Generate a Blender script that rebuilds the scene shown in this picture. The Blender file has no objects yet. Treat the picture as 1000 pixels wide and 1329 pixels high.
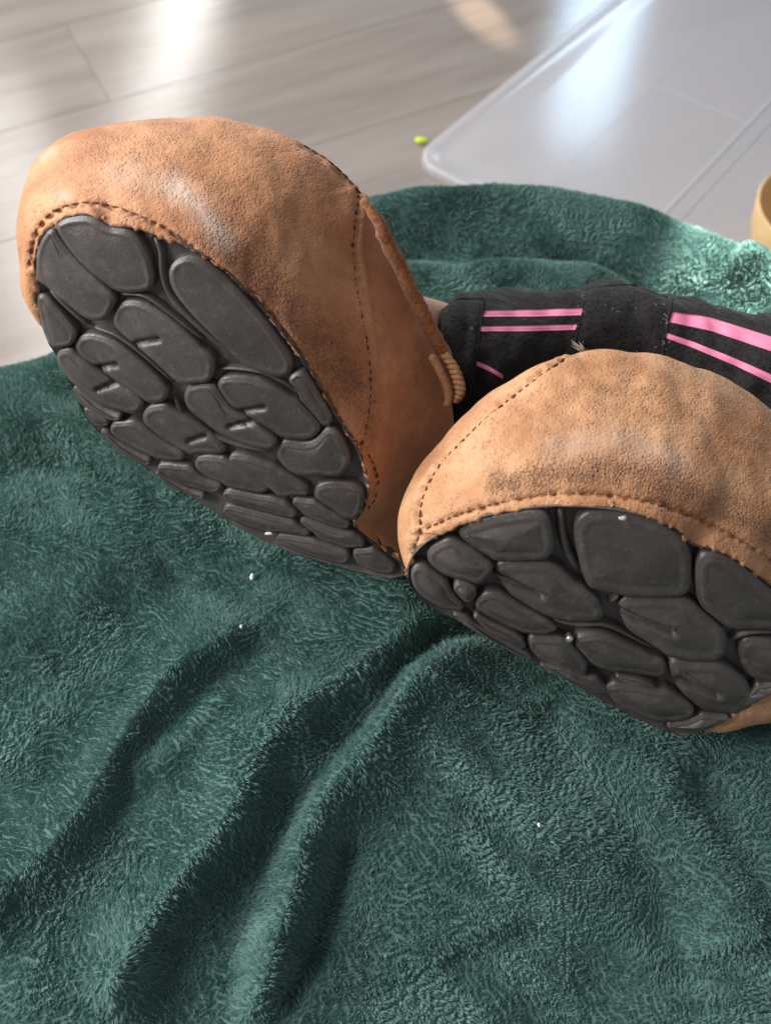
import bpy, math, random
import numpy as np
from mathutils import Vector, Matrix
from mathutils.bvhtree import BVHTree
from mathutils.geometry import delaunay_2d_cdt
random.seed(7); RNG = np.random.default_rng(7)
sc = bpy.context.scene
COL = sc.collection
R = math.radians

# ------------------------------------------------------------------ camera
PITCH = R(58.0); CZ = 0.66; F = 1150.0
cp, sp = math.cos(PITCH), math.sin(PITCH)
CAM = np.array([0.0, 0.0, CZ])
FW = np.array([0, cp, -sp]); UPV = np.array([0, sp, cp]); RT = np.array([1.0, 0, 0])
cam = bpy.data.cameras.new('camera'); camo = bpy.data.objects.new('camera', cam); COL.objects.link(camo)
camo.location = CAM; camo.rotation_euler = (math.pi / 2 - PITCH, 0, 0)
cam.sensor_fit = 'VERTICAL'; cam.sensor_height = 24.0; cam.lens = 24.0 * F / 1329.0
cam.clip_start = 0.01; cam.clip_end = 60
cam.dof.use_dof = True; cam.dof.focus_distance = 0.37; cam.dof.aperture_fstop = 6.3
sc.camera = camo

# ------------------------------------------------------------------ light and exposure
sc.view_settings.view_transform = 'Standard'; sc.view_settings.look = 'None'
sc.view_settings.gamma = 1; sc.view_settings.exposure = 0
w = bpy.data.worlds.new('World'); sc.world = w; w.use_nodes = True
bg = w.node_tree.nodes['Background']; bg.inputs[0].default_value = (0.93, 0.95, 1.0, 1); bg.inputs[1].default_value = 0.31

def area(name, loc, target, sx, sy, power, col=(1, 1, 1), roll=0.0):
    l = bpy.data.lights.new(name, 'AREA'); l.shape = 'RECTANGLE'; l.size = sx; l.size_y = sy
    l.energy = power; l.color = col
    o = bpy.data.objects.new(name, l); COL.objects.link(o)
    d = Vector(target) - Vector(loc)
    q = d.to_track_quat('-Z', 'Y'); o.location = loc
    o.rotation_euler = (q.to_matrix() @ Matrix.Rotation(roll, 3, 'Z')).to_euler()
    return o
area('window_light', (-1.55, 1.25, 1.75), (0.0, 0.35, 0.35), 1.0, 1.0, 52, (1.0, 0.985, 0.96))
area('window_pane_light', (-1.03, 3.1, 1.75), (-1.03, 0, 1.75), 0.13, 2.1, 14, (1.0, 0.98, 0.93), R(-24))
area('window_pane_light', (-1.62, 3.1, 2.4), (-1.62, 0, 2.4), 0.34, 2.2, 17, (1.0, 0.98, 0.93), R(-8))
area('window_pane_light', (0.74, 3.1, 1.20), (0.74, 0, 1.20), 0.25, 0.75, 7.5, (0.55, 0.78, 1.0))
area('fill_light', (-1.05, 0.15, 1.0), (0.0, 0.25, 0.35), 0.6, 0.6, 20, (1.0, 0.97, 0.94))  # added soft fill from the left to brighten the soles, no real lamp
def spot(name, loc, target, deg, power, col, blend=0.12):
    l = bpy.data.lights.new(name, 'SPOT'); l.energy = power; l.color = col
    l.spot_size = R(deg); l.spot_blend = blend; l.shadow_soft_size = 0.012
    o = bpy.data.objects.new(name, l); COL.objects.link(o); o.location = loc
    o.rotation_euler = (Vector(target) - Vector(loc)).to_track_quat('-Z', 'Y').to_euler()
    return o

# ------------------------------------------------------------------ measuring helpers
def P(px, py, d):
    px = np.asarray(px, float); py = np.asarray(py, float); d = np.asarray(d, float)
    return (CAM + d[..., None] * (FW + ((px - 500) / F)[..., None] * RT + ((664.5 - py) / F)[..., None] * UPV))
def to_px(p):
    q = np.asarray(p) - CAM
    f = q @ FW
    return np.stack([500 + F * (q @ RT) / f, 664.5 - F * (q @ UPV) / f, f], -1)
def on_z(px, py, z):
    v = (664.5 - py) / F
    d = (CZ - z) / (sp - v * cp)
    return P(px, py, d)
def ray(px, py):
    v = FW + (px - 500) / F * RT + (664.5 - py) / F * UPV
    return Vector(v / np.linalg.norm(v))

spot('sunbeam_light', (1.0, 1.3, 2.2), tuple(on_z(1000, 340, 0.28)), 3.0, 2600, (1.0, 0.97, 0.9))
spot('sunbeam_light', (-1.2, 4.2, 1.3), tuple(on_z(622, 18, 0.0)), 0.9, 2200, (1.0, 0.80, 0.55), 0.35)

def catmull(pts, n, closed=True):
    pts = np.asarray(pts, float); m = len(pts)
    t = np.linspace(0, m if closed else m - 1, n, endpoint=not closed)
    i = np.floor(t).astype(int)
    if not closed: i = np.minimum(i, m - 2)
    f = (t - i)
    def g(k):
        return pts[k % m] if closed else pts[np.clip(k, 0, m - 1)]
    f = f.reshape((-1,) + (1,) * (pts.ndim - 1))
    p0, p1, p2, p3 = g(i - 1), g(i), g(i + 1), g(i + 2)
    return 0.5 * (2 * p1 + (p2 - p0) * f + (2 * p0 - 5 * p1 + 4 * p2 - p3) * f ** 2 + (3 * p1 - p0 - 3 * p2 + p3) * f ** 3)
def resample(pts, step, closed=False):
    c = catmull(pts, max(400, len(pts) * 30), closed)
    if closed: c = np.vstack([c, c[:1]])
    s = np.r_[0, np.cumsum(np.linalg.norm(np.diff(c, axis=0), axis=1))]
    n = max(2, int(round(s[-1] / step)) + 1)
    t = np.linspace(0, s[-1], n, endpoint=not closed)
    return np.stack([np.interp(t, s, c[:, k]) for k in range(c.shape[1])], -1)
def poly_dist(p, line):
    """distance, signed side and arc parameter of the 2-d points p to the polyline"""
    p = np.asarray(p, float); best = np.full(p.shape[:-1], 1e9); side = np.zeros_like(best); par = np.zeros_like(best)
    line = np.asarray(line, float)
    for k in range(len(line) - 1):
        a, b = line[k], line[k + 1]; ab = b - a; L = ab @ ab + 1e-12
        t = np.clip(((p - a) @ ab) / L, 0, 1)
        q = p - (a + t[..., None] * ab)
        d = np.hypot(q[..., 0], q[..., 1])
        s = ab[0] * q[..., 1] - ab[1] * q[..., 0]
        m = d < best
        best = np.where(m, d, best); side = np.where(m, np.sign(s), side); par = np.where(m, k + t, par)
    return best, side, par / (len(line) - 1)
# smooth value noise made of random waves
def wave_noise(p, scale, seed, n=14, dims=None):
    r = np.random.default_rng(seed); p = np.asarray(p); D = p.shape[-1]; out = 0
    for _ in range(n):
        k = r.normal(size=D); k /= np.linalg.norm(k); k *= 2 * math.pi / scale * r.uniform(0.55, 1.6)
        out = out + np.sin(p @ k + r.uniform(0, 6.28))
    return out / math.sqrt(n / 2)

# ------------------------------------------------------------------ object helpers
def mesh_obj(name, verts, faces, mat=None, parent=None, smooth=True):
    me = bpy.data.meshes.new(name)
    me.from_pydata([tuple(map(float, v)) for v in verts], [], [tuple(int(i) for i in f) for f in faces]); me.validate()
    if smooth: me.polygons.foreach_set('use_smooth', [True] * len(me.polygons))
    if mat: me.materials.append(mat)
    o = bpy.data.objects.new(name, me); COL.objects.link(o)
    if parent: attach(o, parent)
    return o
def attach(o, parent):
    o.parent = parent
    bpy.context.view_layer.update()
    o.matrix_parent_inverse = parent.matrix_world.inverted()
def empty(name, loc):
    o = bpy.data.objects.new(name, None); COL.objects.link(o); o.location = loc; o.empty_display_size = .02
    bpy.context.view_layer.update(); return o
def tag(o, label=None, cat=None, group=None, kind=None):
    for k, v in (('label', label), ('category', cat), ('group', group), ('kind', kind)):
        if v: o[k] = v
    return o
def grid_faces(nu, nv, closed_u=False, off=0):
    f = []
    for j in range(nv - 1):
        for i in range(nu if closed_u else nu - 1):
            a = j * nu + i; b = j * nu + (i + 1) % nu
            f.append((off + a, off + b, off + b + nu, off + a + nu))
    return f
def tube_obj(name, path, rad, mat, parent=None, seg=12, cap=True):
    path = np.asarray(path, float); n = len(path)
    rad = np.broadcast_to(np.asarray(rad, float), (n,))
    tan = np.gradient(path, axis=0); tan /= np.linalg.norm(tan, axis=1)[:, None]
    up = np.array([0.13, 0.4, 0.9]); vs = []
    a = np.cross(tan, up); a /= np.linalg.norm(a, axis=1)[:, None]; b = np.cross(tan, a)
    ph = np.arange(seg) / seg * 2 * math.pi
    for k in range(n):
        for q in ph: vs.append(path[k] + rad[k] * (math.cos(q) * a[k] + math.sin(q) * b[k]))
    fs = grid_faces(seg, n, True)
    if cap:
        vs.append(path[0] - tan[0] * rad[0] * .5); vs.append(path[-1] + tan[-1] * rad[-1] * .5)
        for i in range(seg):
            fs.append((len(vs) - 2, (i + 1) % seg, i)); fs.append((len(vs) - 1, (n - 1) * seg + i, (n - 1) * seg + (i + 1) % seg))
    return mesh_obj(name, vs, fs, mat, parent)

# ------------------------------------------------------------------ materials
def mat(name):
    m = bpy.data.materials.new(name); m.use_nodes = True; nt = m.node_tree
    return m, nt, nt.nodes['Principled BSDF']
def N(nt, t, **kw):
    n = nt.nodes.new(t)
    for k, v in kw.items():
        if k in n.inputs: n.inputs[k].default_value = v
        else: setattr(n, k, v)
    return n
def noise(nt, vec, scale, detail=3, rough=.55):
    n = N(nt, 'ShaderNodeTexNoise'); n.inputs['Scale'].default_value = scale
    n.inputs['Detail'].default_value = detail; n.inputs['Roughness'].default_value = rough
    if vec is not None: nt.links.new(vec, n.inputs['Vector'])
    return n.outputs[0]
def ramp(nt, fac, stops):
    r = N(nt, 'ShaderNodeValToRGB'); e = r.color_ramp.elements
    while len(e) < len(stops): e.new(0.5)
    for k, (p_, c) in enumerate(stops):
        e[k].position = p_; e[k].color = tuple(c) + (1,) if len(c) == 3 else c
    nt.links.new(fac, r.inputs[0]); return r.outputs[0]
def mix(nt, fac, a, b, mode='MIX'):
    m = N(nt, 'ShaderNodeMix'); m.data_type = 'RGBA'; m.blend_type = mode
    for s, v in ((0, fac), (6, a), (7, b)):
        if isinstance(v, (int, float)): m.inputs[s].default_value = v
        elif isinstance(v, tuple): m.inputs[s].default_value = v + (1,) if len(v) == 3 else v
        else: nt.links.new(v, m.inputs[s])
    return m.outputs[2]
def mth(nt, op, a, b=None, c=None):
    m = N(nt, 'ShaderNodeMath'); m.operation = op
    for s, v in enumerate((a, b, c)):
        if v is None: continue
        if isinstance(v, (int, float)): m.inputs[s].default_value = v
        else: nt.links.new(v, m.inputs[s])
    return m.outputs[0]
def bump(nt, h, dist, strength=1.0, prev=None):
    b = N(nt, 'ShaderNodeBump'); b.inputs['Distance'].default_value = dist; b.inputs['Strength'].default_value = strength
    nt.links.new(h, b.inputs['Height'])
    if prev is not None: nt.links.new(prev, b.inputs['Normal'])
    return b.outputs[0]
def coords(nt): return N(nt, 'ShaderNodeTexCoord').outputs['Object']

def leather(name, tint):
    m, nt, b = mat(name); co = coords(nt)
    at = N(nt, 'ShaderNodeAttribute'); at.attribute_name = 'wear'
    sep = N(nt, 'ShaderNodeSeparateColor'); nt.links.new(at.outputs['Color'], sep.inputs[0])
    big = noise(nt, co, 38, 4, .6); fine = noise(nt, co, 420, 3, .6); med = noise(nt, co, 140, 4, .65)
    c = ramp(nt, big, [(.32, (.36 * tint[0], .17 * tint[1], .078 * tint[2])), (.5, (.47 * tint[0], .25 * tint[1], .125 * tint[2])), (.68, (.56 * tint[0], .33 * tint[1], .185 * tint[2]))])
    c = mix(nt, mth(nt, 'MULTIPLY', ramp(nt, med, [(.45, (0, 0, 0)), (.7, (1, 1, 1))]), .35), c, (.30, .13, .058))
    # pores
    warp = N(nt, 'ShaderNodeVectorMath'); warp.operation = 'MULTIPLY_ADD'
    nn = N(nt, 'ShaderNodeTexNoise'); nn.inputs['Scale'].default_value = 260; nt.links.new(co, nn.inputs['Vector'])
    nt.links.new(nn.outputs['Color'], warp.inputs[0]); warp.inputs[1].default_value = (.0016, .0016, .0016); nt.links.new(co, warp.inputs[2])
    v = N(nt, 'ShaderNodeTexVoronoi'); v.inputs['Scale'].default_value = 760; nt.links.new(warp.outputs[0], v.inputs['Vector'])
    pit = ramp(nt, v.outputs['Distance'], [(.12, (1, 1, 1)), (.42, (0, 0, 0))])
    v2 = N(nt, 'ShaderNodeTexVoronoi'); v2.feature = 'DISTANCE_TO_EDGE'; v2.inputs['Scale'].default_value = 560; nt.links.new(warp.outputs[0], v2.inputs['Vector'])
    cells = ramp(nt, v2.outputs['Distance'], [(.0, (1, 1, 1)), (.16, (0, 0, 0))])
    poreamt = mth(nt, 'MULTIPLY_ADD', sep.outputs[0], .75, mth(nt, 'MULTIPLY', ramp(nt, med, [(.35, (.12, .12, .12)), (.65, (.6, .6, .6))]), .9))
    pz = mth(nt, 'MULTIPLY', pit, poreamt)
    dk = mth(nt, 'MULTIPLY', sep.outputs[0], mth(nt, 'MULTIPLY_ADD', fine, .9, .08))
    c = mix(nt, dk, c, (.165, .064, .032))
    c = mix(nt, mth(nt, 'MULTIPLY', pz, .7), c, (.20, .075, .03))
    c = mix(nt, mth(nt, 'MULTIPLY', cells, mth(nt, 'MULTIPLY', sep.outputs[0], .4)), c, (.14, .055, .03))
    c = mix(nt, mth(nt, 'MULTIPLY', sep.outputs[1], mth(nt, 'MULTIPLY_ADD', fine, .9, .15)), c, (.50, .42, .37))
    c = mix(nt, mth(nt, 'MULTIPLY', sep.outputs[2], mth(nt, 'MULTIPLY_ADD', med, 1.2, .0)), c, (.44, .19, .095))
    nt.links.new(c, b.inputs['Base Color'])
    b.inputs['Roughness'].default_value = .62; b.inputs['Specular IOR Level'].default_value = .35
    b.inputs['Sheen Weight'].default_value = .18; b.inputs['Sheen Roughness'].default_value = .4; b.inputs['Sheen Tint'].default_value = (1, .86, .74, 1)
    h = mth(nt, 'SUBTRACT', mth(nt, 'MULTIPLY', fine, .35), mth(nt, 'ADD', mth(nt, 'MULTIPLY', pz, .8), mth(nt, 'MULTIPLY', cells, mth(nt, 'MULTIPLY_ADD', sep.outputs[0], .5, .05))))
    vc = N(nt, 'ShaderNodeTexVoronoi'); vc.feature = 'DISTANCE_TO_EDGE'; vc.inputs['Scale'].default_value = 150
    mp_ = N(nt, 'ShaderNodeMapping'); mp_.inputs['Scale'].default_value = (.7, 1.6, 1); mp_.inputs['Rotation'].default_value = (.3, .2, .6); nt.links.new(warp.outputs[0], mp_.inputs[0]); nt.links.new(mp_.outputs[0], vc.inputs['Vector'])
    cr = ramp(nt, vc.outputs['Distance'], [(.0, (0, 0, 0)), (.09, (1, 1, 1))])
    n0 = bump(nt, cr, .0004, .22); n1 = bump(nt, h, .0007, .9, n0); n2 = bump(nt, med, .0014, .5, n1)
    nt.links.new(n2, b.inputs['Normal'])
    return m
M_leather_a = leather('tan_leather_darker', (1.07, .95, .90))
M_leather_b = leather('tan_leather_lighter', (1.03, .99, .96))

def rubber():
    m, nt, b = mat('brown_black_rubber'); co = coords(nt)
    f = noise(nt, co, 900, 3, .7); g = noise(nt, co, 60, 4, .6); s = noise(nt, co, 230, 4, .7)
    c = ramp(nt, g, [(.3, (.060, .050, .047)), (.7, (.098, .083, .076))])
    c = mix(nt, mth(nt, 'MULTIPLY', ramp(nt, s, [(.55, (0, 0, 0)), (.78, (1, 1, 1))]), .5), c, (.20, .17, .15))
    at = N(nt, 'ShaderNodeAttribute'); at.attribute_name = 'scuff'
    sc_ = mth(nt, 'MULTIPLY', at.outputs['Fac'], ramp(nt, s, [(.38, (0, 0, 0)), (.66, (1, 1, 1))]))
    c = mix(nt, mth(nt, 'MULTIPLY', sc_, .55), c, (.25, .215, .20))
    sp_ = noise(nt, co, 1500, 2, .6); c = mix(nt, ramp(nt, sp_, [(.68, (0, 0, 0)), (.76, (.7, .7, .7))]), c, (.28, .24, .20))
    nt.links.new(c, b.inputs['Base Color'])
    nt.links.new(ramp(nt, g, [(.3, (.34, .34, .34)), (.7, (.52, .52, .52))]), b.inputs['Roughness'])
    b.inputs['Specular IOR Level'].default_value = .6
    nt.links.new(bump(nt, s, .0006, .35, bump(nt, f, .00022, .8)), b.inputs['Normal'])
    return m
M_rubber = rubber()
def plain(name, col, rough=.6, ns=300, var=.25, bd=.0004, spec=.4, sheen=0):
    m, nt, b = mat(name); co = coords(nt); f = noise(nt, co, ns, 4, .6)
    d = tuple(x * (1 - var) for x in col); e = tuple(min(1, x * (1 + var)) for x in col)
    nt.links.new(ramp(nt, f, [(.3, d), (.7, e)]), b.inputs['Base Color'])
    b.inputs['Roughness'].default_value = rough; b.inputs['Specular IOR Level'].default_value = spec
    b.inputs['Sheen Weight'].default_value = sheen
    nt.links.new(bump(nt, f, bd, .7), b.inputs['Normal'])
    return m
M_thread = plain('dark_brown_thread', (.13, .050, .025), .8, 1500)
M_thread_tan = plain('tan_brown_thread', (.30, .13, .055), .8, 1500)
M_suede = plain('rust_suede', (.27, .105, .045), .95, 700, .45, .0009, .1, .3)
M_lining = plain('shoe_lining', (.16, .09, .05), .95, 200)
M_lace = plain('tan_lace', (.36, .19, .09), .8, 900, .4, .0006)
M_skin = plain('skin', (.62, .36, .27), .5, 200, .06, .0001)
M_pink = plain('pink_stripe', (.86, .25, .42), .55, 900, .05, .0001)
M_lint = plain('white_lint', (.42, .39, .36), .9, 900, .1)
M_crumb = plain('white_crumb', (.85, .85, .82), .5, 900, .05)
M_bead = plain('silver_bead', (.75, .72, .68), .12, 300, .05, .0001); M_bead.node_tree.nodes['Principled BSDF'].inputs['Metallic'].default_value = .9
M_yellow = plain('yellow_green_plastic', (.62, .80, .02), .4, 80, .05)
M_wood = plain('tan_bowl_wood', (.66, .45, .22), .55, 30, .12, .0006)
def black_cloth():
    m, nt, b = mat('black_mesh_cloth'); co = coords(nt)
    v = N(nt, 'ShaderNodeTexVoronoi'); v.inputs['Scale'].default_value = 520; nt.links.new(co, v.inputs['Vector'])
    big = noise(nt, co, 45, 5, .65); fz = noise(nt, co, 650, 5, .8)
    c = ramp(nt, v.outputs['Distance'], [(.1, (.003, .003, .003)), (.5, (.020, .018, .019))])
    c = mix(nt, mth(nt, 'MULTIPLY', ramp(nt, big, [(.45, (0, 0, 0)), (.75, (1, 1, 1))]), .35), c, (.05, .046, .046))
    c = mix(nt, ramp(nt, fz, [(.66, (0, 0, 0)), (.76, (.55, .55, .55))]), c, (.14, .125, .12))
    nt.links.new(c, b.inputs['Base Color']); b.inputs['Roughness'].default_value = .9
    b.inputs['Specular IOR Level'].default_value = .15; b.inputs['Sheen Weight'].default_value = .10
    nt.links.new(bump(nt, v.outputs['Distance'], .0005, .6, bump(nt, big, .004, .3)), b.inputs['Normal'])
    return m
M_black = black_cloth()

# ------------------------------------------------------------------ the floor
def floor_mat():
    m, nt, b = mat('greige_laminate'); co = coords(nt)
    oi = N(nt, 'ShaderNodeObjectInfo')
    off = N(nt, 'ShaderNodeVectorMath'); off.operation = 'ADD'
    cmb = N(nt, 'ShaderNodeCombineXYZ'); nt.links.new(mth(nt, 'MULTIPLY', oi.outputs['Random'], 37), cmb.inputs[0]); nt.links.new(mth(nt, 'MULTIPLY', oi.outputs['Random'], 11), cmb.inputs[2])
    nt.links.new(co, off.inputs[0]); nt.links.new(cmb.outputs[0], off.inputs[1])
    mp = N(nt, 'ShaderNodeMapping'); mp.inputs['Scale'].default_value = (1.0, 9, 1); nt.links.new(off.outputs[0], mp.inputs[0])
    mp2 = N(nt, 'ShaderNodeMapping'); mp2.inputs['Scale'].default_value = (2.5, 60, 1); nt.links.new(off.outputs[0], mp2.inputs[0])
    g1 = noise(nt, mp.outputs[0], 3.0, 5, .6); g2 = noise(nt, mp2.outputs[0], 4, 5, .7)
    c = ramp(nt, g1, [(.3, (.20, .170, .152)), (.5, (.255, .220, .198)), (.7, (.30, .265, .238))])
    c = mix(nt, mth(nt, 'MULTIPLY', ramp(nt, g2, [(.42, (0, 0, 0)), (.65, (1, 1, 1))]), .22), c, (.17, .14, .13))
    c = mix(nt, mth(nt, 'MULTIPLY', oi.outputs['Random'], .15), c, (.42, .39, .36))
    nt.links.new(c, b.inputs['Base Color'])
    nt.links.new(ramp(nt, g2, [(.3, (.11, .11, .11)), (.7, (.15, .15, .15))]), b.inputs['Roughness'])
    b.inputs['Specular IOR Level'].default_value = .42
    nt.links.new(bump(nt, g2, .0006, .25), b.inputs['Normal'])
    return m
M_floor = floor_mat()
M_joint = plain('dark_floor_joint', (.27, .235, .21), .8)
base = mesh_obj('floor', [(-6, -4, -.003), (6, -4, -.003), (6, 7, -.003), (-6, 7, -.003)], [(0, 1, 2, 3)], M_joint)
tag(base, kind='structure')
PL, PW = 1.28, 0.192
def plank_mesh():
    x, y, e = PL / 2 - .0002, PW / 2 - .0002, .0006
    vs = [(-x, -y, -.008), (x, -y, -.008), (x, y, -.008), (-x, y, -.008), (-x, -y, -e), (x, -y, -e), (x, y, -e), (-x, y, -e),
          (-x + e, -y + e, 0), (x - e, -y + e, 0), (x - e, y - e, 0), (-x + e, y - e, 0)]
    fs = [(8, 9, 10, 11)] + [(a, (a + 1) % 4, 4 + (a + 1) % 4, 4 + a) for a in range(4)] + [(4 + a, 4 + (a + 1) % 4, 8 + (a + 1) % 4, 8 + a) for a in range(4)]
    me = bpy.data.meshes.new('plank'); me.from_pydata(vs, [], fs); me.materials.append(M_floor); return me
pm = plank_mesh(); ANG = R(27)
ca, sa = math.cos(ANG), math.sin(ANG)
for r_ in range(-3, 20):
    shift = (r_ * 0.437) % 1.0
    for c_ in range(-3, 4):
        lx = (c_ + shift) * PL; ly = r_ * PW
        x = lx * ca - ly * sa; y = lx * sa + ly * ca
        if abs(x) > 2.3 or y < -.4 or y > 3.6: continue
        o = bpy.data.objects.new('plank', pm); COL.objects.link(o); o.location = (x, y, 0); o.rotation_euler = (0, 0, ANG); o.parent = base

# ------------------------------------------------------------------ the green fleece blanket
ZB = .27
edge_px = [(-420, 560), (-200, 468), (0, 434), (60, 410), (160, 360), (300, 282), (480, 242), (600, 229), (720, 230), (800, 242), (870, 262), (930, 288), (1000, 320), (1150, 380), (1350, 450)]
edge_w = np.array([on_z(x, y, ZB + .012)[:2] for x, y in edge_px])
bound = catmull(edge_w, 60, False)
bound = np.vstack([bound, [[.62, -.15], [-.62, -.15]]])
def wline(pts, z=ZB): return np.array([on_z(x, y, z)[:2] for x, y in catmull(pts, 24, False)])
ridges = [  # pixel line measured in the photo, height, width, sharper side factor
    ([(600, 800), (500, 862), (430, 912), (370, 965), (320, 1022), (270, 1092), (222, 1180), (175, 1265), (130, 1345)], .021, .0150, -1),
    ([(650, 832), (560, 892), (500, 950), (437, 1018), (405, 1080), (388, 1140), (368, 1200), (340, 1275), (300, 1345)], .020, .0118, .9),
    ([(330, 810), (250, 868), (195, 930), (150, 990), (90, 1075), (30, 1145), (-60, 1220)], .014, .013, -1),
    ([(455, 1085), (440, 1130), (425, 1180), (400, 1240), (350, 1330)], -.009, .006, .0),
    ([(300, 900), (270, 950), (220, 990), (170, 1010)], .004, .006, .0),
    ([(400, 1090), (372, 1120), (350, 1165)], .005, .006, .0),
    ([(380, 1190), (345, 1215), (325, 1260)], .005, .006, .0),
    ([(-80, 540), (0, 545), (80, 560), (170, 590), (240, 640)], .010, .018, .0),
    ([(-80, 640), (0, 605), (70, 598), (150, 612), (230, 640)], -.008, .011, .0),
    ([(-60, 900), (60, 860), (160, 800), (250, 730)], -.005, .02, .0),
    ([(700, 900), (760, 990), (830, 1100), (890, 1210), (920, 1300)], -.008, .014, .0),
    ([(860, 980), (850, 1040), (900, 1120), (960, 1230)], .006, .016, .0),
    ([(600, 900), (580, 1000), (590, 1100), (640, 1230)], .008, .03, .0),
    ([(950, 960), (930, 1060), (990, 1180), (1010, 1329)], -.006, .012, .0),
    ([(420, 300), (520, 268), (620, 262), (720, 264), (820, 290), (900, 330), (1000, 400)], .020, .024, .0),
    ([(420, 350), (520, 318), (620, 325), (720, 330), (830, 365), (900, 420)], -.010, .012, .0),
    ([(500, 350), (600, 350), (700, 358), (800, 378), (880, 410)], .006, .014, .0),
    ([(890, 285), (940, 318), (1000, 342), (1100, 370)], -.012, .009, .0),
    ([(930, 360), (1000, 395), (1080, 440)], .010, .014, .0),
]
RW = [(wline(p), a, wd, k) for p, a, wd, k in ridges]
def blanket_z(xy):
    xy = np.asarray(xy, float)
    warp = np.stack([wave_noise(xy, .09, 5), wave_noise(xy, .09, 6)], -1) * .0022
    q = xy + warp
    z = np.full(xy.shape[:-1], ZB) + wave_noise(xy, .16, 3) * .0022 + wave_noise(xy, .045, 4) * .0007
    for line, a, wd, k in RW:
        d, s, t = poly_dist(q, line)
        wv = np.where(s > 0, wd * (1 - .0 * k), wd)
        if k > 0: wv = np.where(s < 0, wd * .55, wd * 1.25)
        if k < 0: wv = np.where(s > 0, wd * .62, wd * 1.2)
        fade = np.clip(t / .08, .25, 1) * np.clip((1 - t) / .08, .25, 1)
        z = z + a * np.exp(-(d / wv) ** (1.45 if k else 2)) * fade
    # where the heels press
    for (px, py, dz, wr) in ((515, 762, .016, .035), (860, 960, -.002, .04)):
        c = on_z(px, py, ZB)[:2]
        z = z + dz * np.exp(-((xy - c) ** 2).sum(-1) / wr ** 2)
    d, s, _ = poly_dist(xy, bound[:-2])
    inside = s < 0
    sd = np.where(inside, d, -d)       # >0 inside
    top = z - .018 * np.exp(-np.clip(sd, 0, 1) / .012)
    t = np.clip(-sd / .05, 0, 1)
    drop = 1 - t * t * (3 - 2 * t)
    fold = wave_noise(xy, .08, 9) * .01 * (t > 0) * t
    return np.where(sd >= 0, top, .006 + (top - .006) * drop) , sd
def fleece_mat(name, hair):
    m, nt, b = mat(name); co = coords(nt)
    c1 = noise(nt, co, 26, 4, .6); c2 = noise(nt, co, 330, 2, .6)
    lo, hi = ((.115, .215, .192), (.215, .365, .330)) if hair else ((.065, .130, .115), (.110, .205, .185))
    c = ramp(nt, c1, [(.3, lo), (.7, hi)])
    c = mix(nt, mth(nt, 'MULTIPLY', c2, .55), c, tuple(x * .55 for x in lo))
    if hair:
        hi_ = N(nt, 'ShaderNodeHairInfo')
        c = mix(nt, mth(nt, 'MULTIPLY', mth(nt, 'SUBTRACT', 1, hi_.outputs['Intercept']), .60), c, (.035, .105, .092))  # shade between the tufts painted into the colour: strands darken toward the root
        c = mix(nt, mth(nt, 'MULTIPLY', hi_.outputs['Random'], .35), c, (.24, .43, .395))
    nt.links.new(c, b.inputs['Base Color'])
    b.inputs['Roughness'].default_value = .55 if hair else .95; b.inputs['Specular IOR Level'].default_value = .10 if hair else .1
    b.inputs['Sheen Weight'].default_value = .25; b.inputs['Sheen Roughness'].default_value = .5
    b.inputs['Sheen Tint'].default_value = (.6, 1, .93, 1)
    return m
M_fl = fleece_mat('green_fleece_backing', False); M_hair = fleece_mat('green_fleece_pile', True)
GS = .0022; xs = np.arange(-.52, .5201, GS); ys = np.arange(-.10, .62, GS)
GX, GY = np.meshgrid(xs, ys); G = np.stack([GX, GY], -1)
GZ, SD = blanket_z(G)
lip = on_z(0, 0, 0)
nu, nv = len(xs), len(ys)
bl = empty('blanket', (0, .2, .0))
tag(bl, 'dark green fluffy fleece blanket spread in folds under both shoes', 'blanket')
keep = []
fl = grid_faces(nu, nv)
SDf = SD.reshape(-1)
fl = [f for f in fl if SDf[f[0]] > -.056]
V = np.concatenate([G, GZ[..., None]], -1).reshape(-1, 3)
cloth = mesh_obj('fleece_cloth', V, fl, M_fl, bl)
from mathutils import noise as mnoise
def on_grid(A, xy):
    fx = (xy[:, 0] - xs[0]) / GS; fy = (xy[:, 1] - ys[0]) / GS
    i = np.clip(fx.astype(int), 0, nu - 2); j = np.clip(fy.astype(int), 0, nv - 2); u = fx - i; v = fy - j
    return A[j, i] * (1 - u) * (1 - v) + A[j, i + 1] * u * (1 - v) + A[j + 1, i] * (1 - u) * v + A[j + 1, i + 1] * u * v
GRY, GRX = np.gradient(GZ, GS)
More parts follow.
